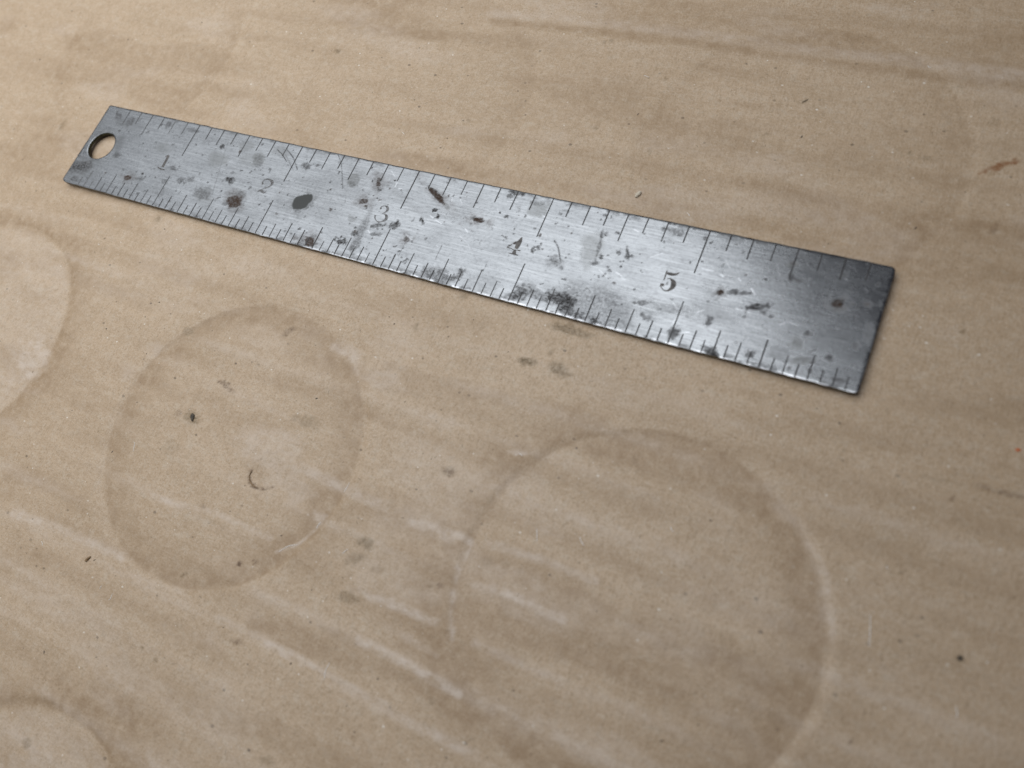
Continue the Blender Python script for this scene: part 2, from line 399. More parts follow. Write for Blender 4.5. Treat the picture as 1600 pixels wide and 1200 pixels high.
# stains, plus painted shade and highlight patches, on the cardboard, mm: kind, x, y, rx, ry, angle(deg), strength
CARD_MARKS = [
    ('rust', 160.74, 38.05, 1.32, 0.69, -134.65, 0.95),
    ('rust', 162.82, 39.34, 0.47, 0.4, -134.82, 0.95),
    ('rust', 159.6, 37.06, 0.83, 0.29, -133.95, 0.7),
    ('rust', 161.91, 38.83, 0.79, 0.25, -147.09, 0.8),
    ('soot', 111.31, -1.47, 2.6, 0.71, -177.22, 0.85),
    ('soot', 113.94, -1.58, 1.78, 0.6, 179.45, 0.7),
    ('soot', 108.18, -7.9, 1.51, 0.7, -175.45, 0.95),
    ('soot', 113.36, -7.82, 1.78, 0.87, 174.66, 0.75),
    ('soot', 110.97, -5.78, 0.57, 0.31, -106.2, 0.5),
    ('soot', 93.59, -0.88, 0.77, 0.55, -176.13, 0.4),
    ('soot', 88.37, -7.8, 0.73, 0.47, 89.77, 0.45),
    ('soot', 96.27, -41.06, 1.34, 0.71, -178.0, 0.7),
    ('soot', 95.43, -43.71, 1.54, 0.85, -144.42, 0.5),
    ('soot', 97.45, -48.92, 1.61, 0.68, -175.79, 0.55),
    ('soot', 99.7, -43.8, 0.98, 0.53, -161.58, 0.28),
    ('soot', 103.49, -27.28, 1.01, 0.74, 176.17, 0.3),
    ('brown', 103.57, -27.45, 0.9, 0.65, -176.14, 0.5),
    ('brown', 59.84, -26.62, 1.49, 0.42, 171.97, 0.7),
    ('brown', 61.41, -27.31, 0.8, 0.31, 158.15, 0.6),
    ('soot', 78.06, -27.92, 2.12, 1.0, -177.85, 0.36),
    ('soot', 75.69, -27.81, 0.81, 0.52, -171.1, 0.4),
    ('soot', 47.28, -20.42, 0.89, 0.65, 163.12, 0.55),
    ('brown', 66.4, -15.04, 1.38, 0.53, -125.88, 0.5),
    ('soot', -11.19, 13.09, 1.67, 0.68, 105.78, 0.45),
    ('soot', 27.48, -1.92, 1.1, 0.8, 147.04, 0.5),
    ('soot', 45.91, 41.43, 0.67, 0.47, 152.95, 0.8),
    ('soot', 170.48, -26.96, 0.4, 0.33, 98.51, 0.9),
    ('brown', 162.58, 28.36, 0.88, 0.38, 88.46, 0.35),
    ('brown', 78.25, -51.16, 0.51, 0.4, 178.52, 0.9),
    ('brown', 80.54, -49.99, 0.34, 0.27, 178.34, 0.7),
    ('soot', 70.07, -55.93, 0.72, 0.31, -139.3, 0.7),
    ('soot', 72.7, -68.08, 0.4, 0.3, -175.12, 0.7),
    ('soot', 69.56, -67.56, 0.31, 0.24, 165.57, 0.6),
    ('brown', 83.99, -60.74, 0.85, 0.43, -167.69, 0.55),
    ('soot', 58.79, -86.31, 0.87, 0.64, 179.33, 0.45),
    ('soot', 96.22, -72.13, 1.06, 0.61, -159.02, 0.45),
    ('soot', 162.75, -19.91, 0.38, 0.27, -120.26, 0.6),
    ('brown', 162.26, -39.91, 0.29, 0.24, -118.0, 0.6),
    ('soot', 144.86, -41.81, 0.3, 0.21, -151.93, 0.5),
    ('soot', 162.19, 12.42, 0.3, 0.27, -144.78, 0.7),
    ('brown', 165.92, -9.4, 0.32, 0.27, 84.29, 0.5),
    ('soot', 164.09, -7.54, 2.4, 0.24, -172.27, 0.25),
    ('brown', 170.86, -6.81, 2.28, 0.32, -174.62, 0.45),
    ('brown', 168.48, -6.83, 1.19, 0.32, -174.47, 0.3),
    ('soot', 130.33, 9.95, 0.31, 0.26, 116.34, 0.4),
    ('soot', 57.35, -33.76, 1.58, 1.13, 144.04, 0.7),
    ('brown', 54.28, -33.94, 0.76, 0.65, -145.57, 0.45),
    ('brown', 73.52, -37.67, 2.2, 1.7, 144.04, 0.12),
    ('soot', 56.15, -39.48, 1.78, 1.06, -170.84, 0.2),
    ('brown', 67.36, -45.77, 0.6, 0.39, -171.54, 0.3),
    ('soot', 149.76, 38.19, 0.47, 0.29, 144.69, 0.7),
    ('soot', 152.13, 37.79, 1.16, 0.32, 177.85, 0.35),
    ('soot', 159.07, 45.36, 0.71, 0.66, -175.95, 0.25),
    ('soot', 133.28, 44.54, 0.68, 0.28, -122.09, 0.6),
    ('soot', 129.62, 37.69, 0.3, 0.23, 115.44, 0.7),
    ('soot', 128.96, 37.33, 0.3, 0.18, 110.63, 0.6),
    ('soot', 102.81, 33.82, 0.42, 0.35, 145.97, 0.6),
    ('soot', 99.3, 51.15, 0.48, 0.39, 156.29, 0.5),
    ('soot', 98.02, 50.83, 0.44, 0.32, 126.94, 0.45),
    ('soot', 80.07, 31.04, 0.52, 0.39, 137.53, 0.4),
    ('soot', 113.21, 30.92, 0.75, 0.25, 118.19, 0.4),
    ('soot', 110.86, 45.18, 0.41, 0.3, 123.01, 0.6),
    ('soot', 153.42, 50.62, 0.41, 0.34, -176.99, 0.35),
    ('soot', 107.83, -42.98, 0.33, 0.3, -177.56, 0.55),
    ('brown', 109.27, -42.32, 0.38, 0.34, -177.31, 0.6),
    ('soot', 114.28, -55.87, 0.79, 0.26, 133.45, 0.45),
    ('soot', 121.3, -57.96, 0.42, 0.22, -156.2, 0.45),
    ('soot', 114.16, -36.94, 0.91, 0.6, -161.62, 0.22),
    ('soot', 151.66, -27.69, 1.03, 0.19, -155.12, 0.3),
    ('soot', 166.71, -11.41, 0.55, 0.4, 93.23, 0.2),
    ('soot', 168.09, -19.16, 0.45, 0.3, -171.67, 0.25),
    ('soot', 128.9, -18.0, 0.71, 0.17, 124.43, 0.3),
    ('brown', 128.35, -17.25, 0.54, 0.26, 138.43, 0.3),
    ('scuff_highlight', 37.13, -10.45, 9.0, 3.09, -176.89, 0.26),
    ('scuff_highlight', 78.37, -14.76, 2.49, 1.03, 168.47, 0.68),
    ('scuff_highlight', 86.61, -17.42, 4.65, 1.41, 173.58, 0.42),
    ('scuff_highlight', 99.39, -20.96, 3.14, 1.16, -177.21, 0.34),
    ('scuff_highlight', 73.76, -33.76, 7.24, 2.96, -179.92, 0.51),
    ('scuff_highlight', 80.12, -38.03, 4.63, 1.89, 177.47, 0.42),
    ('scuff_highlight', 112.39, -21.43, 1.33, 0.37, -166.62, 0.68),
    ('scuff_highlight', 93.2, -59.42, 2.63, 0.33, -178.58, 0.77),
    ('scuff_highlight', 89.08, -59.29, 2.08, 0.33, -178.61, 0.51),
    ('scuff_highlight', 66.0, -58.84, 4.82, 0.45, -174.38, 0.42),
    ('scuff_highlight', 104.59, -47.01, 2.89, 0.5, -177.59, 0.51),
    ('scuff_highlight', 98.4, -47.61, 2.01, 0.51, -177.56, 0.42),
    ('scuff_highlight', 106.74, -36.38, 2.32, 0.53, -173.49, 0.42),
    ('scuff_highlight', 87.39, -40.07, 1.54, 0.73, 174.24, 0.51),
    ('scuff_highlight', 17.92, -34.62, 4.44, 3.35, -15.62, 0.51),
    ('scuff_highlight', 154.94, -23.33, 2.98, 0.44, 116.8, 0.59),
    ('scuff_highlight', 152.75, -20.88, 1.62, 0.39, 140.28, 0.59),
    ('scuff_highlight', 156.98, -28.1, 2.18, 0.42, 108.81, 0.42),
    ('scuff_highlight', 146.97, -17.06, 3.86, 0.65, 151.08, 0.3),
    ('scuff_highlight', 111.58, -43.32, 1.17, 0.37, 112.28, 0.77),
    ('scuff_highlight', 110.71, -39.09, 1.19, 0.37, 100.0, 0.68),
    ('scuff_highlight', 113.34, -47.07, 0.82, 0.36, 115.95, 0.77),
    ('scuff_highlight', 116.99, -34.4, 3.63, 0.51, -178.19, 0.38),
    ('scuff_highlight', 118.35, -39.75, 2.66, 0.5, 179.22, 0.38),
    ('scuff_highlight', 120.16, -30.45, 3.58, 0.43, -177.06, 0.26),
    ('scuff_highlight', 108.39, -50.42, 3.7, 0.49, 176.14, 0.42),
    ('scuff_highlight', 104.88, -59.76, 5.57, 0.47, 179.84, 0.51),
    ('scuff_highlight', 40.01, -30.52, 1.61, 1.41, -154.93, 0.34),
    ('scuff_highlight', 42.62, -25.32, 1.77, 1.19, -123.7, 0.42),
    ('shade_stain', 93.72, -57.37, 6.08, 1.0, -177.34, 0.7),
    ('shade_stain', 99.65, -54.02, 3.92, 0.99, -178.68, 0.6),
    ('shade_stain', 97.72, -15.09, 12.84, 1.4, -178.29, 0.5),
    ('shade_stain', 118.27, -13.78, 7.47, 1.32, -174.46, 0.5),
    ('shade_stain', 126.74, -15.89, 5.22, 1.28, -157.25, 0.4),
    ('shade_stain', 70.98, -73.45, 5.89, 4.85, -157.17, 0.35),
    ('shade_stain', 34.19, -52.48, 8.8, 1.45, -176.09, 0.5),
    ('shade_stain', 124.77, -54.42, 4.01, 0.92, 172.38, 0.6),
    ('shade_stain', 128.64, -55.09, 3.95, 0.74, -178.24, 0.4),
    ('shade_stain', 152.07, -41.65, 4.45, 2.63, -128.09, 0.4),
    ('shade_stain', 75.79, 48.52, 25.88, 1.44, -176.54, 0.4),
    ('shade_stain', 88.42, -5.46, 10.38, 2.14, -179.46, 0.35),
    ('shade_stain', 143.8, -27.65, 4.58, 2.37, -168.0, 0.25),
]

CARD_LINES = [  # lines along ridges, crease and rings paint in shade and highlight; brown is stain
    ('brown', [(72.55, -38.0), (72.77, -39.01), (73.53, -39.82), (74.71, -40.04)], 0.26, 0.85),
    ('brown', [(74.71, -40.04), (76.14, -39.86), (77.46, -39.07)], 0.2, 0.7),
    ('brown', [(72.55, -37.79), (72.37, -36.65), (73.34, -35.66)], 0.25, 0.18),
    ('brown', [(58.53, -26.78), (59.59, -26.22), (61.28, -27.11), (62.59, -27.41)], 0.16, 0.6),
    ('shade_stain', [(75.34, 52.51), (97.81, 52.91), (114.8, 52.7), (129.37, 52.13), (144.45, 51.88), (161.4, 51.73)], 0.75, 0.75),
    ('scuff_highlight', [(74.51, 54.37), (97.04, 54.94), (114.12, 54.76), (128.8, 54.09), (143.87, 54.22), (160.94, 54.05)], 0.98, 0.48),
    ('scuff_highlight', [(88.29, -58.97), (92.86, -58.83), (96.88, -58.96)], 0.38, 1),
    ('scuff_highlight', [(96.88, -58.96), (104.51, -59.06), (108.63, -58.99)], 0.38, 0.69),
    ('scuff_highlight', [(79.23, -59.06), (88.29, -58.97)], 0.45, 0.57),
    ('scuff_highlight', [(83.16, -47.39), (85.87, -45.17), (87.49, -42.36), (88.23, -39.87)], 0.22, 0.8),
    ('shade_stain', [(85.58, -57.44), (90.79, -56.27), (98.59, -56.08), (102.8, -55.84)], 1.4, 0.8),
    ('scuff_highlight', [(100.05, -47.61), (104.7, -47.24), (110.78, -46.96)], 0.52, 0.92),
    ('scuff_highlight', [(101.21, -36.01), (107.36, -35.48), (110.63, -35.4)], 0.6, 0.8),
    ('scuff_highlight', [(80.66, -34.66), (89.47, -35.24), (96.41, -35.29)], 0.75, 0.69),
    ('scuff_highlight', [(59.52, -47.5), (69.55, -46.04), (81.08, -45.95)], 0.45, 0.57),
    ('scuff_highlight', [(113.24, -34.89), (120.72, -34.08), (129.01, -33.99)], 0.52, 0.69),
    ('scuff_highlight', [(113.84, -40.63), (119.4, -39.96), (126.97, -40.24)], 0.52, 0.69),
    ('scuff_highlight', [(116.91, -47.35), (124.39, -47.21), (129.71, -47.02)], 0.52, 0.57),
    ('scuff_highlight', [(101.43, -53.28), (109.84, -53.33), (117.52, -53.89)], 0.52, 0.92),
    ('scuff_highlight', [(101.53, -59.46), (110.99, -59.65), (122.44, -59.45)], 0.6, 0.57),
    ('shade_stain', [(98.67, -56.23), (106.63, -55.11), (116.48, -54.75)], 1.0, 0.5),
    ('shade_stain', [(44.92, -15.03), (61.97, -14.1), (80.29, -13.62)], 1.2, 0.25),
    ('scuff_highlight', [(33.16, -59.26), (45.18, -58.24), (58.18, -57.69)], 0.68, 0.69),
    ('shade_stain', [(27.29, -54.29), (37.47, -52.5), (46.1, -53.44)], 1.3, 0.6),
    ('scuff_highlight', [(145.53, -14.94), (151.07, -18.99), (154.2, -22.8), (156.26, -27.61)], 0.6, 0.4),
    ('scuff_highlight', [(75.89, -14.91), (79.3, -15.3), (82.4, -17.58)], 0.6, 0.8),
    ('scuff_highlight', [(113.86, -48.17), (112.21, -45.31), (110.92, -40.4), (111.08, -35.7)], 0.26, 0.57),
    ('shade_stain', [(113.2, -48.45), (111.54, -45.58), (110.23, -40.67), (110.38, -35.96)], 0.5, 0.7),
    ('shade_stain', [(116.79, -52.95), (120.29, -54.75), (125.35, -55.76)], 0.6, 0.6),
]

gx, gy = np.meshgrid(CX, CY, indexing='ij')
H = card_height(gx, gy)
nx, ny = gx.shape
idx = np.arange(nx * ny).reshape(nx, ny)
quads = np.stack([idx[:-1, :-1], idx[1:, :-1], idx[1:, 1:], idx[:-1, 1:]], -1).reshape(-1, 4)
top = np.stack([gx, gy, H], -1).reshape(-1, 3)
# rim and underside, 4 mm down
loop = np.concatenate([idx[:, 0], idx[-1, 1:], idx[-2::-1, -1], idx[0, -2:0:-1]])
low = top[loop].copy()
low[:, 2] = -4.2
base = len(top)
nl = len(loop)
i = np.arange(nl)
side = np.stack([loop, base + i, base + (i + 1) % nl, loop[(i + 1) % nl]], -1)
ctr = base + nl
fan = np.stack([np.full(nl, ctr), base + (i + 1) % nl, base + i], -1)
V = np.concatenate([top, low, [[70, -10, -4.2]]]) * MM
me = mesh_np('cardboard_sheet', V, np.concatenate([quads, side]), fan)
ch = {k: np.zeros_like(gx) for k in ('soot', 'brown', 'rust', 'shade_stain', 'scuff_highlight')}
for n, (kind, x, y, rx, ry, ang, st) in enumerate(CARD_MARKS):
    b = st * blot(gx, gy, x, y, rx, ry, math.radians(ang), 900 + n, 0.7 if kind != 'rust' else 0.4, 0.55)
    ch[kind] = np.maximum(ch[kind], b)
for kind, pts, w, st in CARD_LINES:
    ch[kind] = np.maximum(ch[kind], st * line_mask(gx, gy, pts, w, 0.8))
# shade of the pressed ring grooves painted as dark bands, with slight staining
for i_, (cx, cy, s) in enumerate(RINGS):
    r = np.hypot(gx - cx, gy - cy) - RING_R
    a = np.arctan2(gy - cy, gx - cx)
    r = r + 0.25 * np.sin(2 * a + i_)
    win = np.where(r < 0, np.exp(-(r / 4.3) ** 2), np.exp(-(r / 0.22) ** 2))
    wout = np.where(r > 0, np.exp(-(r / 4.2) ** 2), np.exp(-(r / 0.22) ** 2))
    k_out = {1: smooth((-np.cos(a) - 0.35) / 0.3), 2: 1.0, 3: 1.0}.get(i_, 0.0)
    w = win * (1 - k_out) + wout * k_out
    ch['shade_stain'] += s * 1.15 * w * (0.30 + 1.0 * fbm(gx, gy, 14, 14, 300 + i_, 2))
for cx, cy in ((64.3, -103.6), (-2.0, -34.0)):  # sheen inside two rings painted as paler colour
    ch['scuff_highlight'] += 0.30 * smooth((RING_R - 0.3 - np.hypot(gx - cx, gy - cy)) / 1.0)
ch['shade_stain'] = np.clip(ch['shade_stain'] + 0.6 * smooth((fbm(gx, gy, 30, 8, 401, 3) - 0.54) / 0.2), 0, 1)
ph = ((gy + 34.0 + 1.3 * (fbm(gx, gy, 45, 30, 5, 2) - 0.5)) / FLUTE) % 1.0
ch['shade_stain'] = np.clip(ch['shade_stain'] + 0.45 * smooth((np.abs(ph - 0.5) * -2 + 0.62) / 0.5) * smooth((fbm(gx, gy, 32, 7, 441, 3) - 0.40) / 0.22), 0, 1)  # shade in the flute valleys painted into the colour
ridge_light = np.exp(-(np.minimum(ph, 1 - ph) / 0.14) ** 2) * smooth((fbm(gx, gy, 24, 5, 421, 4) - 0.5) / 0.18)  # highlight streaks painted along the flute ridges
ch['scuff_highlight'] = np.clip(ch['scuff_highlight'] + ridge_light * smooth((10 - gy) / 30) * 0.38 + 0.32 * smooth((fbm(gx, gy, 18, 7, 431, 3) - 0.56) / 0.2), 0, 1)
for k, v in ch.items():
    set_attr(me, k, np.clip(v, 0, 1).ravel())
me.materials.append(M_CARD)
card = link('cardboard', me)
card['kind'] = 'structure'
card['label'] = 'brown kraft cardboard sheet with pressed can rings and crushed flutes under the ruler'

def card_z(x, y):
    return float(card_height(np.array([[x]], float), np.array([[y]], float))[0, 0])

# ------------------------------------------------------------------ steel ruler
L, W, TH, BOW = 6 * INCH, 0.75 * INCH, 0.66, 0.48
HX, HY, HR = 4.50, 9.62, 3.15

def bow(x):
    return BOW * ((x - L / 2) / (L / 2)) ** 2

ruler = bpy.data.objects.new('steel_ruler', None)
COL.objects.link(ruler)
ruler.empty_display_size = 0.02
tag(ruler, 'worn six inch steel ruler with hanging hole and rust spots lying on cardboard', 'ruler')

NXR = 96 * 12
ux = np.concatenate([[0, .03, .07], np.linspace(0, L, NXR + 1)[1:-1], [L - .07, L - .03, L]])
uy = np.concatenate([[0, .03, .07], np.linspace(0, W, 145)[1:-1], [W - .07, W - .03, W]])
bx, by = np.meshgrid(ux, uy, indexing='ij')

def corner(d, r):
    d = np.clip(d, 0, r)
    return r - np.sqrt(np.maximum(r * r - (r - d) ** 2, 0))

# rounded, slightly worn corners: near-left, far-left, near-right, far-right
ylo = corner(bx, 1.3) * 0.55 + corner(L - bx, 0.55)
yhi = W - corner(bx, 0.35) - corner(L - bx, 0.7)
nick = lambda s: 0.09 * (vnoise(bx, bx * 0, 0.9, 1, s) - 0.5) + 0.05 * (vnoise(bx, bx * 0, 4.5, 1, s + 1) - 0.5)
ylo, yhi = ylo + nick(801), yhi + nick(811)
sy_ = ylo + (by / W) * (yhi - ylo)
sx_ = bx + 0.03 * (vnoise(by, by * 0, 1.1, 1, 821) - 0.5) * (np.abs(bx - L / 2) / (L / 2)) ** 8
dist = np.minimum(np.minimum(sy_ - ylo, yhi - sy_), np.minimum(bx, L - bx))
wear = 0.26 + 0.12 * vnoise(sx_, sy_, 3, 3, 831)
roll = np.clip(1 - dist / wear, 0, 1)
bz = TH + bow(sx_) - np.where(sy_ < W / 2, 0.045, 0.09) * roll ** 2
# hole
rh = np.hypot(sx_ - HX, sy_ - HY)
bz -= 0.02 * np.clip(1 - (rh - HR) / 0.25, 0, 1) ** 2
bidx = np.arange(bx.size).reshape(bx.shape)
bq = np.stack([bidx[:-1, :-1], bidx[1:, :-1], bidx[1:, 1:], bidx[:-1, 1:]], -1).reshape(-1, 4)
fx, fy, fr = sx_.ravel().copy(), sy_.ravel().copy(), rh.ravel()
cxq, cyq = fx[bq].mean(1), fy[bq].mean(1)
keep = np.hypot(cxq - HX, cyq - HY) > HR
used_k = np.zeros(bx.size, bool); used_k[bq[keep].ravel()] = True
used_d = np.zeros(bx.size, bool); used_d[bq[~keep].ravel()] = True
rim = np.where(used_k & used_d)[0]
an = np.arctan2(fy[rim] - HY, fx[rim] - HX)
fx[rim], fy[rim] = HX + HR * np.cos(an), HY + HR * np.sin(an)
rim = rim[np.argsort(an)]
bq = bq[keep]
fz = bz.ravel().copy()
fz[rim] = TH + bow(fx[rim]) - 0.02
remap = -np.ones(bx.size, int)
keepv = np.where(used_k)[0]
remap[keepv] = np.arange(len(keepv))
topv = np.stack([fx, fy, fz], -1)[keepv]
tq = remap[bq]
outer = remap[np.concatenate([bidx[:, 0], bidx[-1, 1:], bidx[-2::-1, -1], bidx[0, -2:0:-1]])]
rimr = remap[rim]

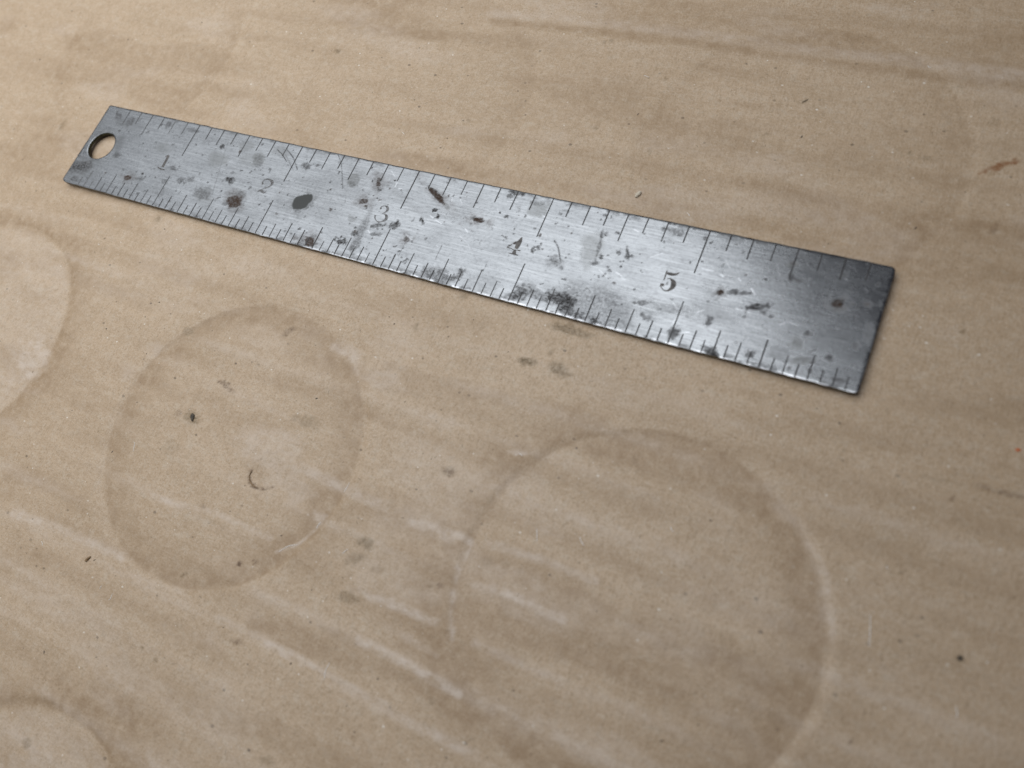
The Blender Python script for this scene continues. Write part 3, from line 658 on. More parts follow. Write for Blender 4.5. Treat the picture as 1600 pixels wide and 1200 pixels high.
# wear, plus an edge glint, painted as surface properties (0..1), mm coordinates on the blade
RX, RY = topv[:, 0], topv[:, 1]
wearch = {k: np.zeros(len(topv)) for k in ('grime', 'rust', 'haze', 'drop', 'scratch_glint')}
RULER_MARKS = [
    ('rust', 15.79, 4.22, 0.94, 0.51, -173.62, 0.95, 0.5, 0.4),
    ('grime', 19.07, 4.51, 0.84, 0.54, 171.19, 0.45, 0.8, 0.6),
    ('rust', 42.87, 5.14, 1.65, 1.24, -179.41, 0.9, 0.5, 0.55),
    ('grime', 42.87, 5.14, 2.12, 1.61, 174.16, 0.5, 1.0, 0.6),
    ('grime', 39.43, 8.9, 0.94, 0.74, -174.45, 0.8, 0.8, 0.8),
    ('grime', 35.16, 4.64, 1.86, 1.3, 155.07, 0.42, 1.2, 0.8),
    ('haze', 35.16, 4.64, 2.03, 1.42, 155.07, 0.6, 1.0, 0.6),
    ('grime', 9.74, 8.42, 1.07, 0.68, 167.9, 0.55, 1, 0.4),
    ('grime', 7.93, 16.27, 1.29, 0.8, -175.63, 0.6, 1.0, 0.7),
    ('grime', 4.22, 16.83, 1.32, 0.84, 164.26, 0.55, 1.0, 0.8),
    ('grime', 17.81, 17.43, 0.87, 0.56, 167.83, 0.5, 1.0, 0.8),
    ('haze', 19.83, 12.41, 2.1, 1.15, -179.7, 0.6, 1.0, 0.6),
    ('haze', 33.89, 12.36, 2.27, 1.55, 164.43, 0.8, 1.0, 0.5),
    ('haze', 38.67, 16.46, 1.71, 1.26, -163.3, 0.7, 0.8, 0.5),
    ('grime', 33.29, 15.35, 0.62, 0.42, 152.04, 0.95, 0.7, 0.5),
    ('grime', 28.79, 6.39, 0.8, 0.53, 170.75, 0.5, 0.9, 0.8),
    ('grime', 30.55, 7.22, 0.82, 0.61, -169.01, 0.4, 0.9, 0.8),
    ('grime', 2.57, 4.21, 3.64, 1.49, -160.11, 0.75, 1.2, 0.5),
    ('grime', 2.29, 12.08, 1.99, 0.73, -148.93, 0.35, 1.3, 0.6),
    ('grime', 8.8, 10.73, 1.8, 0.99, 115.58, 0.3, 1.3, 0.6),
    ('haze', 2.97, 3.67, 4.6, 2.28, -163.34, 0.6, 1.2, 0.5),
    ('grime', 3.46, 0.83, 1.37, 0.88, 158.86, 0.65, 1, 0.7),
    ('grime', 24.96, 5.38, 0.82, 0.53, 171.0, 0.4, 0.9, 0.7),
    ('grime', 25.17, 8.55, 1.06, 0.5, 163.7, 0.5, 0.9, 0.8),
    ('grime', 5.78, 15.68, 1.57, 0.66, 163.77, 0.35, 1, 0.7),
    ('grime', 25.45, 2.7, 1.32, 0.64, -150.25, 0.3, 1, 0.8),
    ('grime', 24.39, 17.34, 1.66, 0.42, 178.73, 0.35, 1, 0.8),
    ('haze', 46.94, 17.13, 1.99, 1.1, -177.6, 0.5, 1, 0.5),
    ('drop', 56.56, 7.95, 1.74, 1.46, -175.71, 1.0, 0.22, 0.12),
    ('drop', 57.23, 8.78, 1.34, 1.11, -150.23, 1.0, 0.22, 0.15),
    ('grime', 58.01, 7.67, 0.8, 0.6, -138.72, 0.6, 0.8, 0.8),
    ('grime', 56.86, 7.68, 2.83, 2.19, -152.02, 0.35, 1.3, 0.8),
    ('haze', 42.89, 14.41, 1.51, 1.06, 151.0, 1.0, 0.5, 0.4),
    ('grime', 43.05, 14.15, 1.51, 1.06, 151.05, 0.3, 0.7, 0.6),
    ('grime', 53.75, 15.14, 0.88, 0.63, 164.9, 0.55, 0.9, 0.7),
    ('haze', 40.55, 13.92, 1.7, 1.19, 151.49, 0.4, 1, 0.6),
    ('haze', 64.67, 14.45, 1.51, 1.1, 128.3, 1.0, 0.45, 0.35),
    ('grime', 64.56, 13.62, 1.08, 0.5, 177.8, 0.4, 0.9, 0.6),
    ('rust', 69.7, 15.01, 0.94, 0.6, 121.08, 0.85, 0.6, 0.6),
    ('grime', 70.5, 13.72, 0.38, 0.25, 179.58, 0.6, 0.9, 0.6),
    ('rust', 68.73, 10.94, 0.86, 0.52, -170.43, 0.8, 0.7, 0.6),
    ('haze', 68.07, 7.1, 0.96, 0.68, 136.41, 0.7, 0.6, 0.5),
    ('grime', 76.38, 7.91, 0.87, 0.61, -143.06, 0.7, 0.9, 0.8),
    ('grime', 73.59, 7.25, 1.04, 0.52, -159.74, 0.55, 0.9, 0.8),
    ('rust', 62.41, 1.17, 1.15, 0.78, 146.19, 0.9, 0.6, 0.6),
    ('grime', 62.33, 1.8, 1.31, 0.99, 152.32, 0.4, 1, 0.8),
    ('rust', 59.31, 1.19, 0.68, 0.48, 172.97, 0.4, 0.8, 0.6),
    ('grime', 68.38, 2.77, 0.91, 0.53, 176.25, 0.85, 0.8, 0.9),
    ('grime', 70.26, 4.78, 0.84, 0.54, 146.19, 0.6, 0.9, 0.9),
    ('rust', 79.91, 5.99, 0.63, 0.5, 159.53, 0.6, 0.5, 0.4),
    ('grime', 81.09, 5.9, 0.27, 0.21, 146.32, 0.6, 0.7, 0.5),
    ('grime', 71.07, 6.0, 3.46, 0.66, 91.78, 0.3, 1.2, 0.5),
    ('grime', 71.29, 2.35, 1.64, 0.76, 101.71, 0.4, 1.1, 0.7),
    ('grime', 73.95, 5.55, 0.96, 0.37, -168.83, 0.4, 1, 0.8),
    ('rust', 90.89, 12.34, 1.05, 0.4, 178.49, 0.95, 0.6, 0.6),
    ('grime', 90.14, 12.41, 0.86, 0.37, -157.68, 0.6, 0.9, 0.8),
    ('grime', 82.6, 12.3, 0.48, 0.36, 174.49, 0.85, 0.8, 0.8),
    ('grime', 83.49, 11.24, 0.52, 0.38, 131.98, 0.9, 0.8, 0.8),
    ('grime', 81.06, 10.04, 0.43, 0.35, 124.93, 0.8, 0.8, 0.8),
    ('rust', 81.89, 14.82, 2.32, 0.43, 150.07, 0.9, 0.5, 0.45),
    ('grime', 81.5, 15.12, 2.05, 0.43, 150.0, 0.8, 0.6, 0.5),
    ('haze', 84.13, 13.54, 0.8, 0.42, 148.34, 1.0, 0.8, 0.5),
    ('haze', 99.94, 16.63, 1.55, 1.25, 169.18, 0.7, 1.0, 0.7),
    ('grime', 99.0, 17.52, 1.34, 0.34, 178.9, 0.3, 0.9, 0.8),
    ('grime', 87.59, 1.2, 2.59, 1.09, 177.2, 0.42, 1.2, 0.8),
    ('grime', 91.62, 2.01, 1.22, 0.61, -138.3, 0.55, 1, 0.9),
    ('grime', 91.7, 2.86, 0.64, 0.35, 88.59, 0.5, 1, 0.8),
    ('grime', 109.53, 2.4, 2.04, 1.34, 177.83, 0.85, 1.1, 0.6),
    ('grime', 110.85, 1.21, 1.5, 0.77, 153.66, 0.75, 1.1, 0.7),
    ('grime', 113.21, 0.77, 1.42, 0.7, 172.08, 0.5, 1.1, 0.8),
    ('grime', 103.02, 2.0, 1.95, 1.03, -137.41, 0.6, 1.2, 0.7),
    ('grime', 106.6, 2.28, 1.41, 0.86, -169.61, 0.4, 1.2, 0.8),
    ('grime', 114.67, 3.57, 5.89, 2.26, -177.02, 0.24, 1.4, 0.5),
    ('grime', 116.89, 3.08, 4.84, 2.54, -178.37, 0.26, 1.4, 0.8),
    ('grime', 95.08, 14.05, 0.44, 0.29, -176.02, 0.6, 0.8, 0.7),
    ('grime', 94.96, 18.6, 1.15, 0.46, 177.05, 0.65, 0.9, 0.9),
    ('grime', 94.14, 17.8, 0.58, 0.46, 166.4, 0.5, 0.9, 0.8),
    ('grime', 106.06, 8.27, 1.3, 0.73, 168.58, 0.35, 1.2, 0.8),
    ('haze', 110.84, 11.3, 2.8, 1.74, 99.64, 0.55, 0.8, 0.5),
    ('grime', 111.93, 12.02, 2.38, 0.25, 98.56, 0.4, 1, 0.7),
    ('grime', 112.14, 9.58, 0.69, 0.33, -167.97, 0.4, 1, 0.7),
    ('grime', 111.96, 14.68, 0.4, 0.33, 176.38, 0.5, 0.9, 0.7),
    ('grime', 110.73, 17.89, 0.4, 0.28, -175.26, 0.5, 0.9, 0.7),
    ('grime', 116.45, 12.34, 0.89, 0.24, 114.98, 0.55, 0.9, 0.7),
    ('grime', 116.92, 11.9, 0.58, 0.27, -167.9, 0.5, 0.9, 0.7),
    ('grime', 116.32, 9.96, 0.22, 0.19, 127.81, 0.7, 0.8, 0.5),
    ('grime', 114.45, 9.48, 0.22, 0.19, 129.23, 0.6, 0.8, 0.5),
    ('rust', 131.52, 9.55, 0.45, 0.43, -171.65, 1.0, 0.35, 0.25),
    ('grime', 133.17, 10.09, 0.78, 0.4, -166.3, 0.6, 0.9, 0.9),
    ('grime', 134.81, 10.32, 0.86, 0.25, -171.44, 0.5, 0.9, 0.9),
    ('grime', 136.85, 8.6, 1.52, 0.49, -155.44, 0.8, 0.9, 0.8),
    ('grime', 138.08, 8.02, 0.43, 0.24, 169.45, 0.6, 0.9, 0.8),
    ('grime', 115.76, 0.51, 0.64, 0.56, 131.87, 0.85, 0.9, 0.7),
    ('grime', 121.11, 5.08, 0.93, 0.41, -166.14, 0.45, 1, 0.8),
    ('grime', 122.8, 3.1, 0.85, 0.49, 175.57, 0.4, 1, 0.8),
    ('grime', 127.24, 1.84, 0.9, 0.79, 120.9, 0.62, 1.1, 0.7),
    ('grime', 131.4, 4.85, 0.68, 0.44, 95.5, 0.5, 1, 0.8),
    ('grime', 124.85, 5.46, 3.72, 0.79, 178.33, 0.18, 1.4, 0.6),
    ('grime', 146.71, 11.95, 0.8, 0.58, -165.21, 0.85, 0.6, 0.5),
    ('rust', 146.76, 11.76, 0.72, 0.58, -165.21, 0.8, 0.6, 0.5),
    ('haze', 147.09, 11.16, 0.79, 0.38, -164.91, 1.0, 0.8, 0.4),
    ('rust', 150.33, 12.72, 0.31, 0.21, -172.32, 0.7, 0.8, 0.5),
    ('haze', 143.27, 4.89, 0.94, 0.89, 106.75, 0.9, 1.0, 0.5),
    ('grime', 143.27, 4.89, 0.58, 0.46, 163.38, 0.4, 1, 0.6),
    ('haze', 144.73, 2.7, 1.35, 0.55, -163.55, 1.0, 1.0, 0.6),
    ('grime', 144.73, 2.7, 0.95, 0.37, -163.56, 0.3, 1, 0.6),
    ('grime', 147.85, 3.81, 0.47, 0.41, 168.42, 0.75, 0.9, 0.7),
    ('grime', 144.38, 6.57, 0.48, 0.33, -178.74, 0.6, 1, 0.7),
    ('haze', 139.42, 16.19, 0.76, 0.41, -166.89, 0.9, 1, 0.6),
    ('rust', 139.63, 16.35, 0.34, 0.2, -167.26, 0.5, 1, 0.6),
    ('grime', 139.84, 14.42, 0.7, 0.33, 106.7, 0.75, 1, 0.6),
    ('grime', 141.16, 14.04, 0.86, 0.34, 169.53, 0.5, 1, 0.7),
    ('grime', 133.6, 0.32, 0.97, 0.64, 164.0, 0.8, 1, 0.7),
    ('grime', 132.32, 0.95, 0.69, 0.29, -175.9, 0.5, 1, 0.7),
    ('grime', 138.11, 1.64, 0.5, 0.47, -171.85, 0.55, 1, 0.7),
    ('grime', 150.81, 15.91, 0.34, 0.27, 103.59, 0.65, 0.9, 0.5),
    ('grime', 150.48, 6.57, 0.54, 0.39, 113.38, 0.45, 1, 0.7),
    ('grime', 149.82, 1.28, 0.92, 0.36, -168.98, 0.5, 1, 0.8),
    ('grime', 146.09, 1.39, 0.32, 0.27, 102.96, 0.7, 0.9, 0.6),
    ('grime', 138.05, 22.45, 0.32, 0.26, 111.9, 0.5, 0.9, 0.6),
    ('grime', 134.0, 18.8, 0.72, 0.31, 177.49, 0.4, 1, 0.7),
    ('grime', 140.55, 17.72, 0.7, 0.29, 168.29, 0.45, 1, 0.7),
    ('grime', 146.3, 16.26, 0.57, 0.39, 177.89, 0.5, 1, 0.7),
    ('grime', 151.69, 8.63, 1.29, 0.77, 103.57, 0.25, 1.2, 0.6),
    ('grime', 141.83, 2.92, 1.3, 0.93, -164.02, 0.2, 1.3, 0.6),
    ('grime', 120.59, 17.63, 0.78, 0.32, 177.69, 0.45, 1, 0.8),
    ('grime', 122.6, 17.54, 0.97, 0.53, 175.68, 0.28, 1, 0.8),
    ('grime', 53.16, 6.55, 0.08, 0.06, 152.04, 0.1, 1, 0.5),
]
for n, (kind, x, y, rx, ry, ang, st, soft, rag) in enumerate(RULER_MARKS):
    b = st * blot(RX, RY, x, y, rx, ry, math.radians(ang), 1500 + n, soft, rag)
    wearch[kind] = np.maximum(wearch[kind], b)
    if kind == 'rust':
        halo = 0.30 * st * blot(RX, RY, x, y, rx * 1.9, ry * 1.9, math.radians(ang), 1900 + n, 1.3, 0.9)
        wearch['rust'] = np.maximum(wearch['rust'], halo)
# dark gritty edges and small random pits
edge_d = np.minimum(np.minimum(RY, W - RY), np.minimum(RX, L - RX))
g = smooth((1.4 - edge_d) / 1.6) * smooth((fbm(RX, RY, 2.2, 1.2, 841, 3) - 0.50) / 0.16) * 0.5
g2 = smooth((fbm(RX, RY, 1.0, 0.8, 851, 3) - 0.74) / 0.05) * (0.1 + 0.4 * smooth((fbm(RX, RY, 16, 8, 853, 2) - 0.4) / 0.25))
g3 = 0.10 * smooth((fbm(RX, RY, 9, 5, 861, 4) - 0.55) / 0.2)
edge_l = 0.75 * smooth((0.24 - edge_d) / 0.2) * smooth((fbm(RX, RY, 1.3, 1.3, 871, 2) - 0.42) / 0.2) * np.where(RY < 2, 0.45, 1.0) * np.where(RX > L - 1.2, 0.3, 1.0)
glint = smooth((0.30 - RY) / 0.12) * smooth((RX - 45) / 25) * smooth((vnoise(RX, RX * 0, 1.1, 1, 881) - 0.35) / 0.2)  # highlight on the near bevel painted as pale base colour
wearch['scratch_glint'] = np.maximum(wearch['scratch_glint'], glint)
wearch['grime'] = np.maximum.reduce([wearch['grime'], g, g2, g3, edge_l])
pr = np.random.default_rng(77)
for n in range(420):
    x, y = pr.uniform(3, L - 2), pr.uniform(1, W - 1)
    if x > 95 and pr.random() < 0.55:
        continue
    s = 0.06 + 0.22 * pr.random() ** 3
    k = 'grime' if pr.random() < 0.75 else 'rust'
    wearch[k] = np.maximum(wearch[k], pr.uniform(0.3, 0.85) * blot(RX, RY, x, y, s * pr.uniform(0.8, 1.7), s, pr.uniform(0, 3), 2500 + n, 0.8, 0.8))
SCRATCHES = [
    ('grime', [(45.62, 17.3), (47.31, 16.49), (49.08, 15.28)], 0.07, 0.9),
    ('grime', [(47.87, 17.61), (50.17, 16.23), (52.28, 14.12)], 0.07, 0.9),
    ('grime', [(58.63, 19.11), (60.63, 17.01), (63.41, 12.41)], 0.06, 0.7),
    ('grime', [(104.64, 11.76), (105.71, 10.73), (107.13, 8.31)], 0.09, 0.6),
    ('grime', [(47.99, 16.63), (51.08, 14.15)], 0.05, 0.5),
    ('grime', [(34.07, 16.41), (37.33, 4.99)], 0.07, 0.3),
    ('grime', [(80.08, 5.4), (80.06, 2.67)], 0.07, 0.35),
    ('grime', [(86.61, 6.52), (86.72, 3.74)], 0.07, 0.35),
    ('grime', [(95.55, 5.15), (95.58, 3.04)], 0.06, 0.3),
    ('scratch_glint', [(140.5, 6.87), (141.49, 7.55), (142.91, 7.34)], 0.08, 0.6),
    ('scratch_glint', [(148.13, 11.24), (149.74, 11.58), (151.27, 12.18)], 0.09, 0.35),
    ('scratch_glint', [(146.39, 17.82), (147.83, 17.36)], 0.07, 0.6),
    ('scratch_glint', [(149.43, 14.95), (149.93, 14.59)], 0.07, 0.8),
    ('scratch_glint', [(150.52, 15.14), (151.7, 14.26)], 0.06, 0.5),
    ('scratch_glint', [(146.61, 15.73), (147.07, 15.55)], 0.09, 0.9),
    ('scratch_glint', [(135.35, 11.19), (136.11, 10.45)], 0.08, 0.9),
    ('scratch_glint', [(133.2, 12.3), (133.57, 11.98)], 0.08, 0.9),
    ('scratch_glint', [(130.64, 12.28), (131.07, 12.08)], 0.08, 0.9),
]
for kind, pts, w, st in SCRATCHES:
    wearch[kind] = np.maximum(wearch[kind], st * line_mask(RX, RY, pts, w))
for n in range(46):
    x, y, a, l = pr.uniform(70, L - 2), pr.uniform(1, W - 1), pr.normal(-0.35, 0.6), pr.uniform(0.4, 2.0)
    wearch['scratch_glint'] = np.maximum(wearch['scratch_glint'], pr.uniform(0.25, 0.8) * line_mask(RX, RY, [(x, y), (x + l * math.cos(a), y + l * math.sin(a))], 0.06))
# pits sink a little
topv[:, 2] -= 0.02 * np.clip(wearch['rust'] + 0.6 * wearch['drop'], 0, 1)

bott = []
for lp in (outer, rimr):
    p = topv[lp].copy()
    p[:, 2] = bow(p[:, 0])
    bott.append(p)
no, nr, nt = len(outer), len(rimr), len(topv)
i = np.arange(no)
w1 = np.stack([outer, nt + i, nt + (i + 1) % no, outer[(i + 1) % no]], -1)
j = np.arange(nr)
w2 = np.stack([rimr, rimr[(j + 1) % nr], nt + no + (j + 1) % nr, nt + no + j], -1)
# underside as one ring fan between outline and hole
bm = bmesh.new()
bv = [bm.verts.new(p) for p in np.concatenate(bott)]
ed = [bm.edges.new((bv[k], bv[(k + 1) % no])) for k in range(no)] + [bm.edges.new((bv[no + k], bv[no + (k + 1) % nr])) for k in range(nr)]
bmesh.ops.triangle_fill(bm, use_beauty=False, use_dissolve=False, edges=ed, normal=(0, 0, -1))
bm.verts.index_update()
under = np.array([[nt + v.index for v in f.verts] for f in bm.faces if len(f.verts) == 3])
bm.free()
allv = np.concatenate([topv] + bott)
bme = mesh_np('blade', allv * MM, np.concatenate([tq, w1, w2]), under)
for k, v in wearch.items():
    set_attr(bme, k, np.clip(v, 0, 1))
bme.materials.append(M_STEEL)
bme.materials.append(M_EDGE)
bme.materials.append(M_HOLE)
mi = np.zeros(len(bme.polygons), np.int32)
mi[len(tq):len(tq) + no] = 1
mi[len(tq) + no:len(tq) + no + nr] = 2
bme.polygons.foreach_set('material_index', mi)
sm = np.ones(len(bme.polygons), bool)
sm[len(tq):] = False
bme.polygons.foreach_set('use_smooth', sm)
link('blade', bme, ruler)

def strip_mesh(name, strokes, lift=0.008):
    """strokes: list of (centre points mm, widths mm) laid on the blade as thin filled engraving"""
    vs, qs = [], []
    for pts, ws in strokes:
        pts = np.array(pts, float)
        ws = np.array(ws, float)
        # refine
        t = np.r_[0, np.cumsum(np.hypot(*np.diff(pts, axis=0).T))]
        n = max(2, int(t[-1] / 0.12) + 1)
        tt = np.linspace(0, t[-1], n)
        if len(pts) > 2:
            tt0 = np.linspace(0, 1, 5)
            px, py, pw = (np.interp(tt, t, v) for v in (pts[:, 0], pts[:, 1], ws))
            for _ in range(3):
                for v in (px, py, pw):
                    v[1:-1] = (v[:-2] + 2 * v[1:-1] + v[2:]) / 4
        else:
            px, py, pw = (np.interp(tt, t, v) for v in (pts[:, 0], pts[:, 1], ws))
        dx, dy = np.gradient(px), np.gradient(py)
        l = np.hypot(dx, dy) + 1e-9
        nxn, nyn = -dy / l, dx / l
        b0 = len(vs)
        for k in range(n):
            for s in (-1, 1):
                x, y = px[k] + s * nxn[k] * pw[k] / 2, py[k] + s * nyn[k] * pw[k] / 2
                vs.append((x, y, TH + bow(x) + lift))
        for k in range(n - 1):
            a = b0 + 2 * k
            qs.append((a, a + 2, a + 3, a + 1))
        lift += 0.0015
    return mesh_np(name, np.array(vs) * MM, qs)

# graduations: eighths on the far edge, sixteenths on the near edge
LEN_FAR = {8: 0.300, 4: 0.192, 2: 0.145, 1: 0.118}
LEN_NEAR = {16: 0.282, 8: 0.178, 4: 0.150, 2: 0.116, 1: 0.080}
mr = np.random.default_rng(5)
def order(n, top_):
    k = top_
    while n % k:
        k //= 2
    return k
worn_far = {1, 6}
for n in range(1, 48):
    ln = LEN_FAR[order(n, 8)] * INCH * mr.uniform(0.96, 1.04)
    if n in (1,):
        ln *= 0.6
    x = n / 8 * INCH
    w = mr.uniform(0.19, 0.24)
    y1 = W - 0.10
    pts = [(x + mr.normal(0, .015), y1), (x + mr.normal(0, .015), W - ln)]
    o = link('graduation_mark', strip_mesh('graduation_mark', [(pts, [w, w * mr.uniform(0.85, 1.0)])]), ruler)
    o.data.materials.append(M_MARK_WORN if n in worn_far else M_MARK)
for n in range(1, 96):
    ln = LEN_NEAR[order(n, 16)] * INCH * mr.uniform(0.95, 1.05)
    x = n / 16 * INCH
    w = mr.uniform(0.18, 0.23)
    pts = [(x + mr.normal(0, .012), 0.10), (x + mr.normal(0, .015), ln)]
    if n < 3:
        continue
    o = link('graduation_mark', strip_mesh('graduation_mark', [(pts, [w, w * mr.uniform(0.8, 1.0)])]), ruler)
    o.data.materials.append(M_MARK_WORN if n < 6 else M_MARK)

NUMERALS = [
    ('5', [([(123.1, 11.01), (123.19, 9.43)], [0.2, 0.18]), ([(123.17, 10.65), (123.53, 10.61), (123.91, 10.62), (124.33, 10.66), (124.66, 10.84), (124.95, 11.18)], [0.3, 0.47, 0.51, 0.4, 0.34, 0.08]), ([(123.58, 9.78), (123.85, 9.96), (124.25, 9.79), (124.59, 9.5), (124.75, 9.16), (124.78, 8.74), (124.59, 8.26), (124.23, 7.9), (123.82, 7.83), (123.42, 8.01), (123.08, 8.3), (122.95, 8.53)], [0.06, 0.14, 0.34, 0.7, 0.8, 0.72, 0.42, 0.23, 0.17, 0.14, 0.14, 0.17]), ([(122.93, 8.58), (123.18, 8.7), (123.5, 8.62)], [0.34, 0.51, 0.3])], 0),
    ('4', [([(99.26, 11.08), (99.25, 10.51), (99.19, 9.73), (99.13, 8.88)], [0.17, 0.62, 0.84, 0.58]), ([(99.08, 8.69), (99.11, 8.28), (99.15, 8.0)], [0.38, 0.57, 0.72]), ([(98.22, 7.91), (98.68, 7.91), (99.25, 7.9), (99.92, 7.91)], [0.11, 0.16, 0.24, 0.17]), ([(99.28, 10.46), (98.54, 9.92), (98.05, 9.36), (97.59, 8.83)], [0.05, 0.08, 0.08, 0.14]), ([(97.57, 8.82), (98.19, 8.77), (98.87, 8.64), (99.47, 8.7), (99.99, 8.74)], [0.24, 0.11, 0.12, 0.12, 0.22])], 0),
    ('1', [([(22.29, 10.94), (22.38, 9.67), (22.47, 8.22)], [0.54, 0.59, 0.59]), ([(21.38, 7.95), (22.21, 7.79), (22.82, 7.78), (23.43, 7.76)], [0.24, 0.29, 0.27, 0.2]), ([(22.29, 10.94), (21.88, 10.78), (21.69, 10.44)], [0.4, 0.23, 0.09])], 0),
    ('2', [([(46.85, 9.63), (46.49, 10.04), (46.58, 10.59), (47.07, 10.91), (47.76, 10.89), (48.41, 10.68), (48.74, 10.26), (48.6, 9.74), (48.02, 9.19), (47.37, 8.76), (46.79, 8.35)], [0.48, 0.24, 0.21, 0.24, 0.36, 0.58, 0.55, 0.36, 0.21, 0.17, 0.15]), ([(46.58, 7.95), (46.79, 8.35), (47.31, 8.36), (47.87, 8.07), (48.25, 8.19), (48.36, 8.63)], [0.16, 0.33, 0.51, 0.45, 0.24, 0.12])], 1),
    ('3', [([(72.63, 10.26), (72.42, 10.53), (72.63, 10.88), (73.14, 11.06), (73.68, 10.89), (73.98, 10.5), (73.87, 10.02), (73.46, 9.67), (73.21, 9.51)], [0.41, 0.2, 0.16, 0.22, 0.43, 0.52, 0.33, 0.16, 0.11]), ([(73.31, 9.57), (73.93, 9.52), (74.46, 9.13), (74.52, 8.63), (74.17, 8.16), (73.6, 7.86), (73.0, 7.88), (72.5, 8.21), (72.23, 8.6), (72.19, 8.92)], [0.11, 0.27, 0.54, 0.57, 0.32, 0.17, 0.16, 0.18, 0.22, 0.32])], 1),
    ('stamp', [([(3.2, 4.97), (3.11, 5.47), (3.54, 5.64), (4.09, 5.4), (4.07, 4.93), (3.64, 4.76), (3.19, 4.97)], [0.21, 0.19, 0.19, 0.21, 0.19, 0.19, 0.21]), ([(2.26, 5.24), (1.78, 5.13), (1.92, 4.69), (2.43, 4.45), (2.85, 4.58)], [0.11, 0.17, 0.21, 0.17, 0.11]), ([(3.6, 6.43), (3.91, 6.27), (4.36, 6.01)], [0.16, 0.26, 0.17]), ([(-0.14, 6.42), (0.55, 6.13), (1.41, 6.12), (1.71, 6.46)], [0.15, 0.13, 0.13, 0.19])], 1),
]
for ch_, strokes, worn in NUMERALS:
    o = link('numeral' if ch_ != 'stamp' else 'maker_stamp', strip_mesh('numeral', strokes, 0.011), ruler)
    o.data.materials.append(M_MARK_WORN if worn else M_NUMERAL)
    o['label'] = 'engraved numeral ' + ch_ if ch_ != 'stamp' else 'faint worn stamped letters beside the hole'

# ------------------------------------------------------------------ small debris on the cardboard
def crumb(name, x, y, r, mat, label, cat, seed, flat=0.55, stretch=1.0, ang=0.0):
    bm = bmesh.new()
    bmesh.ops.create_icosphere(bm, subdivisions=3, radius=1)
    rr = np.random.default_rng(seed)
    off = rr.uniform(0, 50, 3)
    zmin = 9
    for v in bm.verts:
        p = np.array(v.co)
        s = 0.62 + 0.75 * float(fbm(np.array([p[0] * 2 + off[0] + p[2]]), np.array([p[1] * 2 + off[1] - p[2]]), 1.0, 1.0, seed, 3)[0])
        q = p * s * r
        qx, qy = q[0] * stretch, q[1] / math.sqrt(stretch)
        v.co = (qx * math.cos(ang) - qy * math.sin(ang), qx * math.sin(ang) + qy * math.cos(ang), q[2] * flat)
        zmin = min(zmin, v.co.z)
    for v in bm.verts:
        v.co = (v.co - Vector((0, 0, zmin * 0.8))) * MM
    me = bpy.data.meshes.new(name)
    bm.to_mesh(me)
    bm.free()
    me.materials.append(mat)
    o = link(name, me)
    o.location = (x * MM, y * MM, card_z(x, y) * MM)
    return tag(o, label, cat)

def hair(name, pts, r, mat):
    """thin round fibre through pts (mm, absolute x, y, height over the sheet)"""
    pts = np.array(pts, float)
    t = np.linspace(0, len(pts) - 1, 6 * (len(pts) - 1) + 1)
    p = np.stack([np.interp(t, np.arange(len(pts)), pts[:, k]) for k in range(3)], -1)
    for _ in range(3):
        p[1:-1] = (p[:-2] + 2 * p[1:-1] + p[2:]) / 4
    o0 = np.array([p[:, 0].mean(), p[:, 1].mean()])
    z0 = card_z(*o0)
    vs, qs = [], []
    n = len(p)
    for k in range(n):
        d = p[min(k + 1, n - 1)] - p[max(k - 1, 0)]
        d /= np.linalg.norm(d)
        s1 = np.cross(d, (0, 0, 1)); s1 /= np.linalg.norm(s1)
        s2 = np.cross(s1, d)
        rr = r * (0.35 + 0.65 * math.sin(math.pi * (k + 0.6) / (n + 0.2)) ** 0.5)
        zc = card_z(p[k, 0], p[k, 1]) - z0
        for m in range(6):
            a = m * math.pi / 3
            q = p[k] + rr * (math.cos(a) * s1 + 0.4 * math.sin(a) * s2)
            vs.append((q[0] - o0[0], q[1] - o0[1], q[2] + zc + r * 0.35))
    for k in range(n - 1):
        for m in range(6):
            a, b = k * 6 + m, k * 6 + (m + 1) % 6
            qs.append((a, b, b + 6, a + 6))
    qs += [(0, 5, 4, 3), (0, 3, 2, 1)]
    e = (n - 1) * 6
    qs += [(e, e + 1, e + 2, e + 3), (e, e + 3, e + 4, e + 5)]
    me = mesh_np(name, np.array(vs) * MM, qs)
    me.materials.append(mat)
    o = link(name, me)
    o.location = (o0[0] * MM, o0[1] * MM, z0 * MM)
    return o

crumb('dark_crumb', 57.29, -33.67, 0.45, M_CRUMB, 'small dark charred crumb lying inside a pressed ring beside the brown curled fibre', 'crumb', 41, 0.3, 1.5, -1.0)
crumb('pale_crumb', 114.09, 23.2, 0.42, M_PALE, 'pale cream crumb on the cardboard beyond the far edge of the ruler', 'crumb', 43, 0.5, 1.6, 1.2)
crumb('orange_fleck', 171.15, -1.15, 0.21, M_ORANGE, 'tiny bright orange fleck on the cardboard past the blank end of the ruler', 'fleck', 47, 0.4, 1.5, 0.3)
crumb('brown_crumb', 52.23, -60.28, 0.28, M_BROWNFIBRE, 'upright sliver shaped brown crumb on bare cardboard outside the pressed rings', 'crumb', 53, 0.5, 2.0, 1.1)
crumb('black_crumb', 170.48, -26.96, 0.27, M_CRUMB, 'single black crumb on clean cardboard outside the complete pressed ring', 'crumb', 59, 0.5, 1.2, 0.8)
crumb('wood_sliver', 133.28, 44.54, 0.12, M_SPECK, 'thin dark wood sliver on the cardboard before the long far crease', 'sliver', 61, 0.5, 4.0, 0.75)
fib = hair('curled_fibre', [(72.66, -37.96, 0.12), (72.66, -38.83, 0.07), (73.21, -39.5, 0.02), (74.12, -39.93, 0.07), (75.08, -40.02, 0.12)], 0.09, M_BROWNFIBRE)
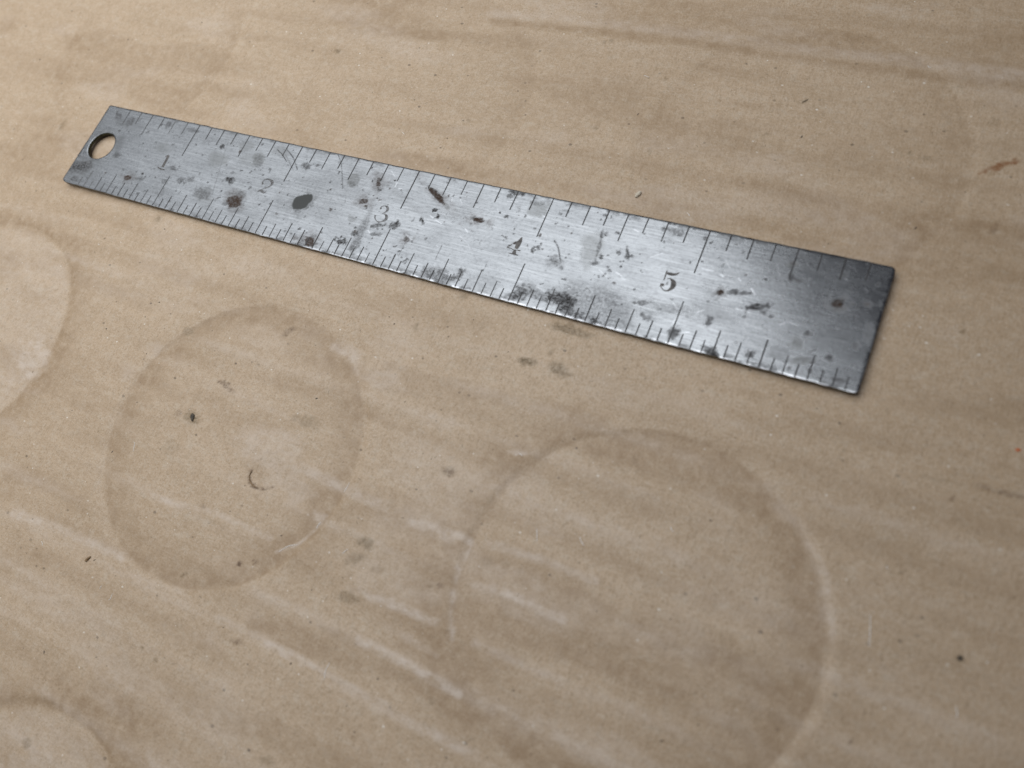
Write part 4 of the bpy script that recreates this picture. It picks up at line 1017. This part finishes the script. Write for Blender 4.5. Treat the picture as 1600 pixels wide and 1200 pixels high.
tag(fib, 'curled brown fibre shaped like a hook inside a pressed ring', 'fibre')
LINT = {
    'on bare cardboard outside the pressed rings': [((59.72, -64.07, 0.0), (60.0, -63.85, 0.025), (59.8, -63.01, 0.0)), ((57.16, -63.32, 0.0), (57.2, -63.08, 0.025), (57.14, -62.71, 0.0)), ((93.33, -43.83, 0.0), (93.58, -43.35, 0.025), (93.93, -42.82, 0.0)), ((98.74, -57.55, 0.0), (98.64, -58.72, 0.025), (99.02, -59.83, 0.0)), ((112.43, -21.51, 0.0), (112.75, -21.53, 0.025), (113.11, -21.68, 0.0)), ((41.73, -61.19, 0.0), (42.27, -61.5, 0.025), (42.34, -61.74, 0.0))],
    'near the pressed ring that holds the brown curled fibre': [((83.46, -47.27, 0.0), (84.56, -45.82, 0.025), (85.87, -45.17, 0.0)), ((48.92, -40.98, 0.0), (49.25, -41.56, 0.025), (49.57, -42.51, 0.0)), ((89.36, -33.94, 0.0), (89.31, -34.87, 0.025), (89.12, -35.67, 0.0)), ((87.87, -40.91, 0.0), (87.6, -41.51, 0.025), (87.55, -42.04, 0.0))],
    'inside the pressed ring that has no crumb in it': [((118.99, -30.42, 0.0), (119.35, -31.26, 0.025), (119.66, -32.02, 0.0)), ((124.94, -29.41, 0.0), (125.4, -29.94, 0.025), (125.93, -30.3, 0.0)), ((135.72, -23.97, 0.0), (135.86, -24.28, 0.025), (136.25, -24.49, 0.0))],
    'near the single black crumb': [((160.69, -25.83, 0.0), (161.13, -27.62, 0.025), (161.45, -29.36, 0.0)), ((171.21, -32.06, 0.0), (171.49, -32.68, 0.025), (171.54, -33.26, 0.0)), ((160.93, -19.73, 0.0), (161.01, -19.76, 0.025), (161.15, -20.04, 0.0))],
    'beyond the far edge of the ruler': [((122.39, 21.69, 0.0), (122.77, 21.53, 0.025), (122.94, 21.24, 0.0)), ((68.4, 26.33, 0.0), (68.79, 26.2, 0.025), (69.16, 25.91, 0.0)), ((107.09, 45.23, 0.0), (107.24, 45.23, 0.025), (108.07, 44.99, 0.0)), ((148.43, 53.71, 0.0), (148.6, 53.37, 0.025), (149.01, 53.44, 0.0))],
}
for place, fibres in LINT.items():
    for pts in fibres:
        tag(hair('lint_fibre', pts, 0.045, M_WHITE), 'short white paper fibre ' + place, 'lint', 'white lint fibres on the cardboard')

# loose grit scattered over the sheet: uncountable tiny specks
gr = np.random.default_rng(123)
vs, fs = [], []
for n in range(1500):
    x, y = gr.uniform(-64, 188), gr.uniform(-95, 74)
    if -1 < x < 154 and -1 < y < 20:
        continue
    z = None
    s = 0.035 + 0.13 * gr.random() ** 4
    st = gr.uniform(1, 2.6)
    if n > 520:                      # loose pulp fibres
        s, st = gr.uniform(0.018, 0.034), gr.uniform(4, 13)
    a0 = gr.uniform(0, 6.28)
    b0 = len(vs)
    m = 6
    base_z = 0
    ring = []
    for k in range(m):
        a = k * 2 * math.pi / m
        rr = s * gr.uniform(0.6, 1.2)
        ux_, uy_ = rr * st * math.cos(a), rr * math.sin(a)
        ring.append((x + ux_ * math.cos(a0) - uy_ * math.sin(a0), y + ux_ * math.sin(a0) + uy_ * math.cos(a0)))
    for q in ring:
        vs.append((q[0], q[1], 0.0, 0.003))
    vs.append((x, y, 0.0, s * 0.5))
    for k in range(m):
        fs.append((b0 + k, b0 + (k + 1) % m, b0 + m))
vs = np.array(vs)
hz = card_height(vs[:, 0], vs[:, 1]) + vs[:, 3]
me = mesh_np('grit', np.stack([vs[:, 0], vs[:, 1], hz], -1) * MM, None, fs)
me.materials.append(M_SPECK)
grit = link('grit', me)
grit['kind'] = 'stuff'
tag(grit, 'fine dark dirt specks scattered over the brown cardboard', 'dirt')
